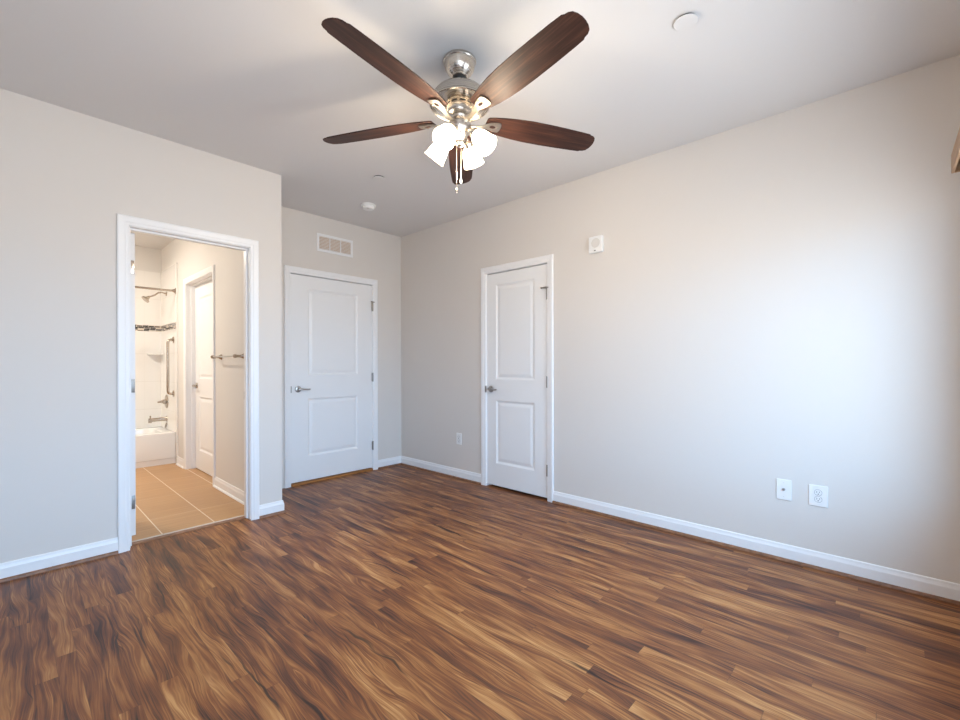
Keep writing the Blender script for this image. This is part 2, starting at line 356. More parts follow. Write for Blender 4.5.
QR = [(0.0121, 0.0)]+[(0.0121+0.013*math.cos(t), 0.019*math.sin(t)) for t in [PI/2*i/6 for i in range(7)]]
def shoe_mb(p0, p1, nrm, ext0=0.0, ext1=0.0):
    d = (Vector(p1)-Vector(p0)).normalized(); n = Vector(nrm)
    return MB().sweep([[Vector((*p0, 0))+Vector((*(n*u-d*(ext0*u)), z)) for u, z in QR], [Vector((*p1, 0))+Vector((*(n*u+d*(ext1*u)), z)) for u, z in QR]])
CW = 0.0612
runs = [('baseboard_right', (XR, WY), (XR, CD[0]-CW), (-1, 0), 0, 0, 'white baseboard under the two wall plates, right of the closet door'),
        ('baseboard_corner', (XR, CD[1]+CW), (XR, YB), (-1, 0), 0, -1, 'white baseboard between the closet door and the room corner'),
        ('baseboard_back', (BD[1]+CW, YB), (XR, YB), (0, -1), 0, -1, 'short white baseboard right of the wide door'),
        ('baseboard_left', (XL, YL), (LD[0]-CW, YL), (0, -1), 0, 0, 'white baseboard left of the bathroom doorway'),
        ('baseboard_pier', (LD[1]+CW, YL), (XC, YL), (0, -1), 0, 1, 'short white baseboard right of the bathroom doorway'),
        ('baseboard_return', (XC, YL), (XC, YB), (1, 0), 1, -1, 'white baseboard on the hidden alcove return'),
        ('baseboard_window', (XL, WY), (XR, WY), (0, 1), 0, -1, 'white baseboard under the window'),
        ('baseboard_side', (XL, WY), (XL, YL), (1, 0), -1, -1, 'white baseboard on the out of view wall')]
for nm, p0, p1, nr, e0, e1, lab in runs:
    struct(nm, base_mb(p0, p1, nr, e0, e1), M['trim'], lab, 'baseboard')
    struct(nm.replace('baseboard', 'trim_shoe'), shoe_mb(p0, p1, nr, e0, e1), M['shoe'], 'brown wooden shoe strip along the foot of the '+lab, 'trim')
struct('baseboard_bathroom', base_mb((XP, YS), (XP, PD[0]-CW), (-1, 0)), M['trim'], 'white baseboard below the towel bar in the bathroom', 'baseboard')
struct('trim_bathroom_shoe', shoe_mb((XP, YS), (XP, PD[0]-CW), (-1, 0)), M['trim'], 'white shoe strip below the towel bar in the bathroom', 'trim')
struct('baseboard_tub', base_mb((XP, PD[1]+CW), (XP, 6.28), (-1, 0)), M['trim'], 'short white baseboard between the inner door and the tub', 'baseboard')
struct('trim_tub_shoe', shoe_mb((XP, PD[1]+CW), (XP, 6.28), (-1, 0)), M['trim'], 'short white shoe strip between the inner door and the tub', 'trim')
b = MB().sweep([[(x, 3.675, 0), (x, 3.681, 0.007), (x, 3.72, 0.010), (x, 3.727, 0.004), (x, 3.727, 0)] for x in (LD[0], LD[1])])
struct('trim_transition', b, M['shoe'], 'brown transition strip where wood floor meets tile', 'trim')
b = MB().box(LD[0], 3.727, 0, LD[1], 3.752, 0.009, 0.002)
struct('trim_threshold', b, M['marble'], 'pale edge strip of the bathroom tile floor at the doorway', 'trim')

# ------------------------------------------------------------------ doors
def door_leaf(w, h, th, panels):
    """front face at y=0 looking to -y, hinge/edge from x=0..w, z 0..h; panels = (x0,x1,[(z0,z1)..]) moulded on both faces"""
    b = MB(); bm = b.b; x0, x1, zs = panels
    for side in (0, 1):
        Y = (lambda d: d) if side == 0 else (lambda d: th-d)
        xs = [0, x0, x1, w]; zz = [0]
        for a, c in zs: zz += [a, c]
        zz.append(h)
        for i in range(3):
            for k in range(len(zz)-1):
                if i == 1 and k % 2 == 1:
                    rings = []
                    for ins, d in ((0, 0), (0.006, 0.0035), (0.016, 0.0095), (0.024, 0.0105), (0.040, 0.0060), (0.052, 0.0035)):
                        rings.append([bm.verts.new((x, Y(d), z)) for x, z in ((x0+ins, zz[k]+ins), (x1-ins, zz[k]+ins), (x1-ins, zz[k+1]-ins), (x0+ins, zz[k+1]-ins))])
                    for r0, r1 in zip(rings, rings[1:]):
                        for j in range(4): bm.faces.new((r0[j], r0[(j+1) % 4], r1[(j+1) % 4], r1[j]))
                    bm.faces.new(rings[-1])
                else:
                    bm.faces.new([bm.verts.new((x, Y(0), z)) for x, z in ((xs[i], zz[k]), (xs[i+1], zz[k]), (xs[i+1], zz[k+1]), (xs[i], zz[k+1]))])
    for q in (((0, 0, 0), (0, th, 0), (0, th, h), (0, 0, h)), ((w, 0, 0), (w, th, 0), (w, th, h), (w, 0, h)), ((0, 0, 0), (w, 0, 0), (w, th, 0), (0, th, 0)), ((0, 0, h), (w, 0, h), (w, th, h), (0, th, h))):
        b.quad(*q)
    bmesh.ops.remove_doubles(bm, verts=bm.verts, dist=1e-5)
    return b
def lever(parent, x, z, dirx, mat=None, off=0.0):
    h = MB().lathe([(0.0, 0), (0.033, 0), (0.033, 0.004), (0.029, 0.010), (0.014, 0.013), (0.011, 0.018), (0.011, 0.045), (0.0, 0.046)], (x, off, z), (0, -1, 0), 28, False).build('door_handle', mat or M['satin'], parent, True)
    pts = [(x, off-0.040, z), (x+dirx*0.02, off-0.048, z+0.002), (x+dirx*0.05, off-0.050, z-0.001), (x+dirx*0.08, off-0.049, z-0.004), (x+dirx*0.105, off-0.044, z-0.002)]
    MB().tube(pts, [0.0105, 0.0095, 0.0075, 0.0068, 0.0075], 12).build('lever', mat or M['satin'], h, True)
    return h
def hinge(parent, x, z, stop=0, y=0.0):
    h = MB().tube([(x, y-0.006, z-0.050), (x, y-0.006, z+0.050)], 0.0085, 10).box(x-0.010, y-0.0035, z-0.044, x+0.010, y+0.001, z+0.044).build('hinge', M['hinge'], parent, True)
    if stop:
        s = MB().tube([(x, y-0.008, z+0.050), (x, y-0.008, z+0.060)], 0.012, 12).tube([(x-0.004, y-0.012, z+0.055), (x-stop, y-0.022, z+0.055)], [0.009, 0.0045], 8).tube([(x+0.004, y-0.012, z+0.055), (x+0.018, y-0.018, z+0.053)], 0.0055, 8).tube([(x-stop, y-0.026, z+0.055), (x-stop, y-0.014, z+0.055)], 0.0075, 10)
        s.build('door_stop', M['hinge'], h, True)
    return h
def jamb(parent, w, top, depth, y0=0.0):
    b = MB().box(-0.004, y0, 0, 0.0, depth, top).box(w, y0, 0, w+0.004, depth, top).box(-0.004, y0, top, w+0.004, depth, top+0.004)
    return b
# door_1: wide door of the back wall; local x = world x, local y = world y
d = empty('door_1', (BD[0], YB, 0), 'wide white two-panel door with lever handle at the end of the alcove', 'door', kind='structure')
W1 = BD[1]-BD[0]
MBl = door_leaf(W1-0.008, BD[2]-0.030-0.013, 0.035, (0.174, 0.750, [(0.243, 0.830), (1.065, 1.945)])); MBl.xf(Matrix.Translation((0.004, 0.006, 0.030))).build('door_leaf', M['door'], d)
casing_mb(0, W1, BD[2], lambda a, v, z: (a, -v, z)).build('door_casing', M['trim'], d)
MB().box(-0.0, 0.0, 0, 0.0035, T, BD[2]).box(W1-0.0035, 0.0, 0, W1, T, BD[2]).box(0, 0.0, BD[2]-0.0035, W1, T, BD[2]).box(0.0035, 0.045, 0, 0.018, 0.08, BD[2]-0.0035).box(W1-0.018, 0.045, 0, W1-0.0035, 0.08, BD[2]-0.0035).box(0.018, 0.045, BD[2]-0.018, W1-0.018, 0.08, BD[2]-0.0035).build('door_jamb', M['trim'], d)
MB().box(0.0036, -0.012, 0, W1-0.0036, T, 0.022, 0.003).build('threshold', M['oak'], d)
lever(d, 0.078, 0.958, 1, off=0.006)
MB().box(-0.001, -0.0185, 0.925, 0.0025, 0.004, 0.99).build('strike_plate', M['hinge'], d)
for z, s in ((1.860, 0.022), (1.060, 0), (0.282, 0)): hinge(d, W1-0.002, z, s)
# door_2: closet door of the right wall; local x runs to -world y, front looks to -x
d = empty('door_2', (XR, CD[1], 0), 'narrow white two-panel closet door on the long wall', 'door', rz=-PI/2, kind='structure')
W2 = CD[1]-CD[0]
door_leaf(W2-0.007, CD[2]-0.022-0.012, 0.035, (0.118, 0.578, [(0.216, 0.830), (1.035, 1.955)])).xf(Matrix.Translation((0.0035, 0.006, 0.022))).build('door_leaf', M['door'], d)
casing_mb(0, W2, CD[2], lambda a, v, z: (a, -v, z)).build('door_casing', M['trim'], d)
MB().box(0, 0, 0, 0.003, T, CD[2]).box(W2-0.003, 0, 0, W2, T, CD[2]).box(0, 0, CD[2]-0.003, W2, T, CD[2]).box(0.003, 0.045, 0, 0.016, 0.08, CD[2]-0.003).box(W2-0.016, 0.045, 0, W2-0.003, 0.08, CD[2]-0.003).box(0.016, 0.045, CD[2]-0.016, W2-0.016, 0.08, CD[2]-0.003).build('door_jamb', M['trim'], d)
lever(d, 0.058, 0.960, 1, off=0.006)
MB().box(-0.001, -0.0185, 0.925, 0.0025, 0.004, 0.99).build('strike_plate', M['satin'], d)
for z, s in ((1.822, 0.050), (1.046, 0), (0.267, 0)): hinge(d, W2-0.002, z, s)
# door_3: open bathroom door with its doorway trim
d = empty('door_3', (LD[0], YL, 0), 'white cased bathroom doorway with its door swung open inside', 'door', kind='structure')
W3 = LD[1]-LD[0]
casing_mb(0, W3, LD[2], lambda a, v, z: (a, -v, z)).build('door_casing', M['trim'], d)
casing_mb(0, W3, LD[2], lambda a, v, z: (a, YS-YL+v, z)).build('door_casing', M['trim'], d)
MB().box(0, 0, 0.010, 0.004, YS-YL, LD[2]).box(W3-0.004, 0, 0.010, W3, YS-YL, LD[2]).box(0, 0, LD[2]-0.004, W3, YS-YL, LD[2]).box(0.004, 0.04, 0.010, 0.016, 0.078, LD[2]-0.004).box(W3-0.016, 0.04, 0.010, W3-0.004, 0.078, LD[2]-0.004).box(0.016, 0.04, LD[2]-0.016, W3-0.016, 0.078, LD[2]-0.004).build('door_jamb', M['trim'], d)
MB().box(W3-0.0065, 0.088, 0.93, W3-0.0035, 0.112, 0.99).build('strike_plate', M['hinge'], d)
lf = door_leaf(W3-0.012, LD[2]-0.055, 0.036, (0.11, 0.60, [(0.2, 0.82), (1.03, 1.92)])).xf(Matrix.Translation((0.053, YS-YL+0.003+0.018, 0.045)) @ Matrix.Rotation(PI/2+0.02, 4, 'Z')).build('door_leaf', M['door'], d)
for z in (1.865, 1.06, 0.27):
    h = MB().box(0.018, YS-YL+0.0165, z-0.045, 0.050, YS-YL+0.0212, z+0.045, 0.001).tube([(0.010, YS-YL+0.021, z-0.047), (0.010, YS-YL+0.021, z+0.047)], 0.0065, 10)
    h.build('hinge', M['bronze'] if z > 1.5 else M['hinge'], d, True)
# door_4: inner door recessed in the bathroom wall
d = empty('door_4', (XP, PD[1], 0), 'white panel door recessed in the bathroom wall left of the towel bar', 'door', rz=-PI/2, kind='structure')
W4 = PD[1]-PD[0]; TP = XC-XP
door_leaf(W4-0.008, PD[2]-0.018, 0.035, (0.15, 0.76, [(0.216, 0.830), (1.035, 1.955)])).xf(Matrix.Translation((0.004, 0.086, 0.012))).build('door_leaf', M['door'], d)
casing_mb(0, W4, PD[2], lambda a, v, z: (a, -v, z)).build('door_casing', M['trim'], d)
MB().box(0, 0, 0.004, 0.003, TP, PD[2]).box(W4-0.003, 0, 0.004, W4, TP, PD[2]).box(0, 0, PD[2]-0.003, W4, TP, PD[2]).box(0.003, 0.046, 0.004, 0.016, 0.084, PD[2]-0.003).box(W4-0.016, 0.046, 0.004, W4-0.003, 0.084, PD[2]-0.003).box(0.016, 0.046, PD[2]-0.016, W4-0.016, 0.084, PD[2]-0.003).build('door_jamb', M['trim'], d)
lever(d, 0.075, 0.965, 1, M['bronze'], 0.086)

# ------------------------------------------------------------------ ceiling fan
FX, FY = 1.558, 1.587
fan = empty('ceiling_fan', (FX, FY, H), 'five-blade ceiling fan with dark walnut blades, nickel motor and four lit frosted shades', 'ceiling fan')
def zz(z): return z-H
MB().lathe([(0.0, 0), (0.080, 0), (0.083, -0.006), (0.083, -0.013), (0.079, -0.017), (0.079, -0.024), (0.076, -0.030), (0.073, -0.046), (0.064, -0.062), (0.052, -0.075), (0.040, -0.084), (0.036, -0.088), (0.0, -0.088)], seg=48, caps=False).build('canopy', M['nickel'], fan, True)
MB().lathe([(0.0, -0.086), (0.034, -0.088), (0.037, -0.100), (0.030, -0.114), (0.017, -0.120), (0.017, -0.132), (0.0, -0.132)], seg=28, caps=False).build('hanger_ball', M['dark'], fan, True)
MB().lathe([(0.0, -0.128), (0.030, -0.128), (0.034, -0.150), (0.060, -0.155), (0.102, -0.159), (0.120, -0.165), (0.130, -0.178), (0.134, -0.205), (0.142, -0.218), (0.150, -0.224), (0.152, -0.232), (0.148, -0.235), (0.142, -0.231), (0.126, -0.205), (0.110, -0.190), (0.0, -0.188)], seg=64, caps=False).build('motor_housing', M['nickel'], fan, True)
MB().lathe([(0.0, -0.186), (0.064, -0.186), (0.066, -0.222), (0.066, -0.262), (0.060, -0.276), (0.036, -0.286), (0.030, -0.300), (0.0, -0.300)], seg=48, caps=False).build('lower_drum', M['nickel'], fan, True)
b = MB()
for k in range(10):
    a = 2*PI*k/10+0.2
    bb = MB(); 
    for j in range(4):
        t0, t1 = a+0.10*j, a+0.10*(j+1)
        b.quad(*[(0.0668*math.cos(t), 0.0668*math.sin(t), z) for t, z in ((t0, -0.232), (t1, -0.232), (t1, -0.238), (t0, -0.238))])
    bb.b.free()
b.build('vent_slot', M['slot'], fan)
R_OUT = [(0.140, 0.034), (0.148, 0.044), (0.18, 0.052), (0.24, 0.063), (0.31, 0.071), (0.38, 0.075), (0.48, 0.0755), (0.58, 0.073), (0.68, 0.069), (0.726, 0.066), (0.736, 0.060), (0.752, 0.057), (0.766, 0.048), (0.775, 0.030), (0.779, 0.010)]
BL = [(-1, -0.4, 0.010), (0, 0.9, 0.012), (1, 0, 0.0), (2, 0, 0.012), (3, 0, 0.010)]      # slot, droop in degrees, length change
for k, droop, dl in BL:
    ang = math.radians(-99.65+72*k)
    RO = [(r+(dl if r > 0.5 else 0), hw) for r, hw in R_OUT]
    pts = [(r, -hw) for r, hw in RO]+[(r, hw) for r, hw in reversed(RO)]
    mb = MB().prism(pts, -0.003, 0.003)
    bl = mb.build('blade', M['blade'], fan)
    mod = bl.modifiers.new('bevel', 'BEVEL'); mod.width = 0.0012; mod.segments = 2; mod.limit_method = 'ANGLE'
    bl.matrix_local = Matrix.Translation((0, 0, zz(2.443))) @ Matrix.Rotation(ang, 4, 'Z') @ Matrix.Rotation(math.radians(-droop), 4, 'Y') @ Matrix.Rotation(math.radians(-13), 4, 'X')
    MB().lathe([(0, 0), (0.009, 0), (0.009, -0.0004), (0, -0.0004)], seg=20, caps=False).xf(Matrix.Translation((0.176, 0, -0.0118)) @ Matrix.Scale(1.8, 4, (1, 0, 0))).build('iron_slot', M['blade'], bl)
    # blade iron: arm from the drum, spreading into a paddle under the blade
    out = [(0.040, 0.014), (0.085, 0.010), (0.120, 0.010), (0.142, 0.014), (0.158, 0.021), (0.180, 0.027), (0.204, 0.031), (0.214, 0.029), (0.220, 0.018), (0.222, 0.0)]
    ip = [(r, -hw) for r, hw in out]+[(r, hw) for r, hw in reversed(out[:-1])]
    mb = MB().prism(ip, -0.006, 0.0)
    bmesh.ops.bevel(mb.b, geom=[e for e in mb.b.edges if abs(e.verts[0].co.z-e.verts[1].co.z) < 1e-6 and e.verts[0].co.z < -0.005], offset=0.002, segments=2, affect='EDGES')
    for v in mb.b.verts:
        tw = max(0.0, min(1.0, (v.co.x-0.06)/0.075)); t = math.tan(math.radians(-13))*tw
        v.co.z += v.co.y*t - 0.020*(1-tw) + 0.012*math.sin(PI*max(0, min(1, (v.co.x-0.055)/0.1)))*(-1)*0.6
    mb.tube([(0.182, -0.020, -0.010+0.0046), (0.182, -0.020, -0.001+0.0046)], 0.0055, 10).tube([(0.182, 0.020, -0.010-0.0046), (0.182, 0.020, -0.001-0.0046)], 0.0055, 10).tube([(0.204, 0, -0.0095), (0.204, 0, -0.001)], 0.0055, 10)
    ir = mb.build('blade_iron', M['iron'], fan, True)
    ir.matrix_local = Matrix.Translation((0, 0, zz(2.4375))) @ Matrix.Rotation(ang, 4, 'Z') @ Matrix.Rotation(math.radians(-droop), 4, 'Y')
# light kit
MB().lathe([(0.0, zz(2.440)), (0.040, zz(2.440)), (0.050, zz(2.432)), (0.058, zz(2.42)), (0.060, zz(2.40)), (0.052, zz(2.375)), (0.040, zz(2.36)), (0.030, zz(2.345)), (0.022, zz(2.33)), (0.024, zz(2.318)), (0.015, zz(2.305)), (0.0, zz(2.30))], seg=40, caps=False).build('light_kit_body', M['nickel'], fan, True)
for k in range(4):
    a = math.radians(-74+90*k); o2 = Vector((math.cos(a), math.sin(a), 0)); ax = (o2*0.66+Vector((0, 0, -0.75))).normalized()
    c0 = o2*0.080+Vector((0, 0, zz(2.358)))
    arm = MB().tube([o2*0.035+Vector((0, 0, zz(2.375))), o2*0.06+Vector((0, 0, zz(2.378))), o2*0.08+Vector((0, 0, zz(2.370))), c0+ax*0.004], [0.009, 0.008, 0.009, 0.012], 12)
    arm.lathe([(0.014, -0.004), (0.026, 0.002), (0.028, 0.022), (0.025, 0.026)], c0, ax, 24).build('lamp_arm', M['nickel'], fan, True)
    pr = [(0.024, 0.012), (0.028, 0.020), (0.038, 0.036), (0.046, 0.056), (0.051, 0.080), (0.055, 0.105), (0.060, 0.124), (0.0585, 0.1245), (0.053, 0.104), (0.049, 0.080), (0.044, 0.056), (0.036, 0.037), (0.026, 0.021), (0.022, 0.014)]
    pr = [(r*0.93, h*0.93) for r, h in pr]
    sh = MB().lathe(pr, c0, ax, 36, False).build('lamp_shade', M['shade'], fan, True)
    MB().lathe([(0.0, 0.024), (0.012, 0.026), (0.014, 0.042), (0.024, 0.062), (0.026, 0.075), (0.019, 0.088), (0.0, 0.094)], c0, ax, 20, False).build('bulb', M['bulb'], sh, True)
    ld = bpy.data.lights.new('bulb_light', 'POINT'); ld.energy = FAN_W; ld.color = (1, 0.83, 0.62); ld.shadow_soft_size = 0.03
    lo = bpy.data.objects.new('bulb_light', ld); C.objects.link(lo); lo.parent = fan; lo.location = c0+ax*0.135
for (cx, cy, ln, lab) in ((-0.012, 0.011, 0.225, None), (0.004, -0.004, 0.175, None)):
    p = Vector((cx, cy, zz(2.322)))
    b = MB(); n = int(ln/0.006)
    b.tube([p, p+Vector((0, 0, -ln))], 0.0011, 6)
    ch = b.build('pull_chain', M['nickel'], fan, True)
    MB().lathe([(0.0, 0), (0.003, -0.002), (0.006, -0.014), (0.0065, -0.024), (0.004, -0.031), (0.0, -0.033)], p+Vector((0, 0, -ln)), seg=16, caps=False).build('chain_fob', M['bronze'] if ln > 0.2 else M['plastic'], ch, True)

# ------------------------------------------------------------------ ceiling fittings
t = empty('smoke_detector', (2.362, 3.665, H), 'round white smoke detector on the ceiling near the air grille', 'smoke detector')
MB().lathe([(0.0, 0), (0.068, 0), (0.070, -0.004), (0.070, -0.012), (0.066, -0.016), (0, -0.016)], seg=40, caps=False).build('mounting_base', M['plastic'], t, True)
MB().lathe([(0.0, -0.015), (0.058, -0.015), (0.056, -0.034), (0.048, -0.042), (0.0, -0.044)], seg=40, caps=False).build('sensor_cover', M['plastic'], t, True)
MB().lathe([(0.0, 0), (0.014, 0), (0.013, -0.003), (0.0, -0.003)], (-0.02, -0.025, -0.0425), seg=20, caps=False).build('test_button', M['grey'], t, True)
def sprinkler(x, y, r, lab):
    o = empty('sprinkler_cover', (x, y, H), lab, 'sprinkler cover')
    MB().lathe([(0.0, 0), (r*0.86, 0), (r*0.86, -0.009), (0, -0.009)], seg=40, caps=False).xf(Matrix.Scale(1, 4)).build('escutcheon', M['slot'], o, True)
    MB().lathe([(0.0, -0.009), (r, -0.009), (r, -0.0105), (r*0.96, -0.012), (0.0, -0.0125)], seg=40, caps=False).build('cover_plate', M['ceil'], o, True)
sprinkler(2.078, 3.064, 0.050, 'small flat white sprinkler cover between the fan and the smoke detector')
sprinkler(2.069, 0.664, 0.050, 'flat white sprinkler cover on the ceiling right of the fan')
sprinkler(2.426, 0.070, 0.040, 'white sprinkler cover at the top edge of the photo, far right')

# ------------------------------------------------------------------ air grille
GX0, GX1, GZ0, GZ1 = 2.160, 2.574, 2.376, 2.560
t = empty('air_grille', ((GX0+GX1)/2, YB, (GZ0+GZ1)/2), 'white louvred air grille high on the wall above the wide door', 'air vent')
hw, hh = (GX1-GX0)/2, (GZ1-GZ0)/2
b = MB(); f_ = 0.026
for a in ((-hw, -hh, hw, -hh+f_), (-hw, hh-f_, hw, hh), (-hw, -hh+f_, -hw+f_, hh-f_), (hw-f_, -hh+f_, hw, hh-f_)): b.box(a[0], -0.010, a[1], a[2], 0, a[3], 0.0015)
for s in (-1, 1): b.box(s*0.062-0.004, -0.009, -hh+f_, s*0.062+0.004, -0.001, hh-f_)
b.build('grille_frame', M['trim'], t)
b = MB(); n = 9
for i in range(n):
    z = -hh+f_+(i+0.5)*(2*hh-2*f_)/n
    for x0, x1 in ((-hw+f_, -0.066), (-0.058, 0.058), (0.066, hw-f_)):
        b.quad((x0, -0.008, z-0.003), (x1, -0.008, z-0.003), (x1, -0.0018, z+0.004), (x0, -0.0018, z+0.004))
        b.quad((x0, -0.008, z-0.0042), (x1, -0.008, z-0.0042), (x1, -0.0018, z+0.0028), (x0, -0.0018, z+0.0028))
tag(b.build('louver', M['plastic'], t))
MB().box(-hw+f_, -0.0016, -hh+f_, hw-f_, -0.0004, hh-f_).build('filter', M['filt'], t)

# ------------------------------------------------------------------ wall fittings on the long wall (local -y looks to -x)
def on_right(name, y, z, lab, cat): return empty(name, (XR, y, z), lab, cat, rz=-PI/2)
def plate(parent, w, h, name='cover_plate', d=0.006):
    return MB().box(-w/2, -d, -h/2, w/2, 0, h/2, 0.0022).build(name, M['plastic'], parent)
def receptacle(parent):
    for s in (1, -1):
        r = MB().lathe([(0.0, 0.006), (0.0165, 0.006), (0.0165, 0.0078), (0.0, 0.0078)], (0, 0, s*0.0195), (0, -1, 0), 28, False)
        r.lathe([(0.0166, 0.006), (0.0185, 0.0064), (0.0180, 0.0066)], (0, 0, s*0.0195), (0, -1, 0), 28, False)
        r = r.build('receptacle', M['plastic'], parent, True)
        MB().box(-0.0075, -0.0083, s*0.0195-0.001, -0.0055, -0.0077, s*0.0195+0.008).box(0.0050, -0.0083, s*0.0195, 0.0070, -0.0077, s*0.0195+0.0075).lathe([(0, 0.0077), (0.0028, 0.0077), (0.0028, 0.0083), (0, 0.0083)], (0, 0, s*0.0195-0.008), (0, -1, 0), 12, False).lathe([(0.0174, 0.0061), (0.0174, 0.0070), (0.0184, 0.0068), (0.0184, 0.0061)], (0, 0, s*0.0195), (0, -1, 0), 28, False).build('slot', M['slot'], r)
    MB().lathe([(0, 0.006), (0.003, 0.006), (0.0028, 0.0075), (0, 0.0075)], (0, 0, 0), (0, -1, 0), 14, False).build('screw', M['grey'], parent, True)
t = on_right('cable_outlet', 0.467, 0.433, 'white cable jack plate, left of the pair low on the long wall', 'wall plate')
plate(t, 0.076, 0.124)
MB().lathe([(0.0, 0.006), (0.0085, 0.006), (0.0085, 0.008), (0.005, 0.0085), (0.005, 0.016), (0.0, 0.016)], (0, 0, 0.002), (0, -1, 0), 6, False).build('coax_jack', M['satin'], t)
for s in (1, -1): MB().lathe([(0, 0.006), (0.003, 0.006), (0.0028, 0.0072), (0, 0.0072)], (0, 0, s*0.042), (0, -1, 0), 12, False).build('screw', M['grey'], t, True)
t = on_right('power_outlet', 0.2995, 0.428, 'white duplex power outlet in wide plate, right of the cable jack', 'outlet')
plate(t, 0.090, 0.122); receptacle(t)
t = on_right('power_outlet', 3.306, 0.420, 'small white power outlet between the room corner and closet door', 'outlet')
plate(t, 0.075, 0.120); receptacle(t)
t = on_right('wall_alarm', 1.716, 2.161, 'small white square alarm sounder high on the long wall right of the closet door', 'alarm')
MB().box(-0.060, -0.030, -0.066, 0.060, 0, 0.066, 0.006).build('alarm_housing', M['plastic'], t)
MB().lathe([(0.0, 0.030), (0.036, 0.030), (0.038, 0.0325), (0.030, 0.0345), (0.0, 0.0335)], (0.004, 0, 0.010), (0, -1, 0), 32, False).build('sounder_grille', M['grey'], t, True)
MB().box(-0.010, -0.0315, -0.052, 0.004, -0.0295, -0.045).build('indicator', M['slot'], t)

# ------------------------------------------------------------------ window blind (only its corner is in the frame)
t = empty('window_blind', (1.625, WY, 2.06), 'brown wooden blind valance at the right edge over the window', 'window blind')
V0, V1 = 0.25-1.625, 2.90-1.625
b = MB().box(V0, 0.082, -0.003, V1, 0.092, 0.082, 0.002).box(V1-0.010, 0.0, -0.003, V1, 0.082, 0.082, 0.002).box(V0, 0.0, -0.003, V0+0.010, 0.082, 0.082, 0.002)
b.build('valance', M['blind'], t)
MB().box(V0+0.03, 0.004, 0.030, V1-0.03, 0.060, 0.078).build('headrail', M['trim'], t)
b = MB()
for i in range(12): b.box(V0+0.03, 0.006, -0.020+i*0.004, V1-0.03, 0.056, -0.0175+i*0.004)
b.build('slat_stack', M['blind'], t)

# ------------------------------------------------------------------ bathroom things
TY0, TY1 = 6.375, YE
t = empty('bathtub', (0.62, TY0, 0), 'white built-in bathtub seen low through the doorway', 'bathtub')
x0, x1 = -0.80, XP-0.62-0.003; D = TY1-TY0-0.003; Z = 0.385
b = MB()
def rr(xa, ya, xb, yb, r, z, n=5):
    pts = []
    for cx, cy, a0 in ((xb-r, ya+r, -PI/2), (xb-r, yb-r, 0), (xa+r, yb-r, PI/2), (xa+r, ya+r, PI)):
        for i in range(n+1):
            a = a0+PI/2*i/n; pts.append((cx+r*math.cos(a), cy+r*math.sin(a), z))
    return pts
loops = [rr(x0, 0, x1, D, 0.004, 0.005), rr(x0, 0, x1, D, 0.004, 0.07), rr(x0, -0.006, x1, D, 0.004, 0.075), rr(x0, -0.006, x1, D, 0.004, Z-0.02), rr(x0, -0.003, x1, D, 0.012, Z-0.004), rr(x0+0.006, 0.008, x1-0.006, D-0.006, 0.02, Z),
         rr(x0+0.07, 0.07, x1-0.09, D-0.06, 0.12, Z), rr(x0+0.085, 0.085, x1-0.105, D-0.075, 0.12, Z-0.015), rr(x0+0.16, 0.12, x1-0.14, D-0.11, 0.14, 0.09), rr(x0+0.22, 0.18, x1-0.2, D-0.17, 0.1, 0.07)]
b.sweep(loops); b.build('tub_shell', M['tub'], t, True)
SR = 0.012
b = MB().box(XP-SR-0.0, 6.27, Z+0.001, XP-0.0005, YE-0.0005, 2.428, 0.0).box(-0.17, YE-SR, Z+0.001, XP-SR, YE-0.0005, 2.428)
b.box(XP-SR-0.006, 6.262, 0.10, XP-0.0005, 6.272, 2.428, 0.002)
struct('trim_surround', b, M['surround'], 'white tiled shower surround above the tub', 'shower surround')
b = MB().box(XP-SR-0.002, 6.275, 1.645, XP-SR, YE-SR, 1.7225).box(-0.17, YE-SR-0.002, 1.645, XP-SR, YE-SR, 1.7225)
struct('trim_mosaic', b, M['mosaic'], 'dark brown and cream mosaic band around the shower', 'mosaic band')
fx, fy = XP-SR-0.0005, YE-SR-0.0005
b = MB().prism([(0, 0)]+[(-0.15*math.cos(a), -0.15*math.sin(a)) for a in [PI/2*i/10 for i in range(11)]], -0.006, 0.006)
o = tag(b.build('corner_shelf', M['tub']), 'small white corner shelf in the shower under the mosaic band', 'shelf'); o.location = (fx, fy, 1.345)
# shower curtain rod
t = empty('shower_rod', (XP, 6.30, 2.095), 'straight metal shower curtain rod across the tub opening', 'shower rod')
MB().tube([(-0.018, 0, 0), (-2.2, 0, 0)], 0.0125, 14).build('rod', M['bronze'], t, True)
MB().lathe([(0.0, 0.0125), (0.036, 0.0125), (0.036, 0.019), (0.020, 0.030), (0.016, 0.046), (0.0, 0.046)], (0, 0, 0), (-1, 0, 0), 28, False).build('flange', M['bronze'], t, True)
# shower head
t = empty('shower_sprayer', (fx, 6.77, 2.115), 'metal shower head on a curved arm below the curtain rod', 'shower head')
MB().lathe([(0, 0), (0.030, 0), (0.028, 0.006), (0.012, 0.012), (0, 0.012)], (0, 0, 0), (-1, 0, 0), 24, False).build('flange', M['bronze'], t, True)
MB().tube([(-0.006, 0, 0), (-0.045, 0, 0.012), (-0.085, 0, 0.002), (-0.12, 0, -0.030), (-0.155, 0, -0.050), (-0.185, 0, -0.060)], 0.0095, 12).build('shower_arm', M['bronze'], t, True)
MB().lathe([(0, 0), (0.014, 0), (0.018, 0.02), (0.030, 0.04), (0.047, 0.052), (0.048, 0.066), (0, 0.067)], (-0.175, 0, -0.056), (-0.72, -0.1, -0.68), 28, False).build('spray_head', M['bronze'], t, True)
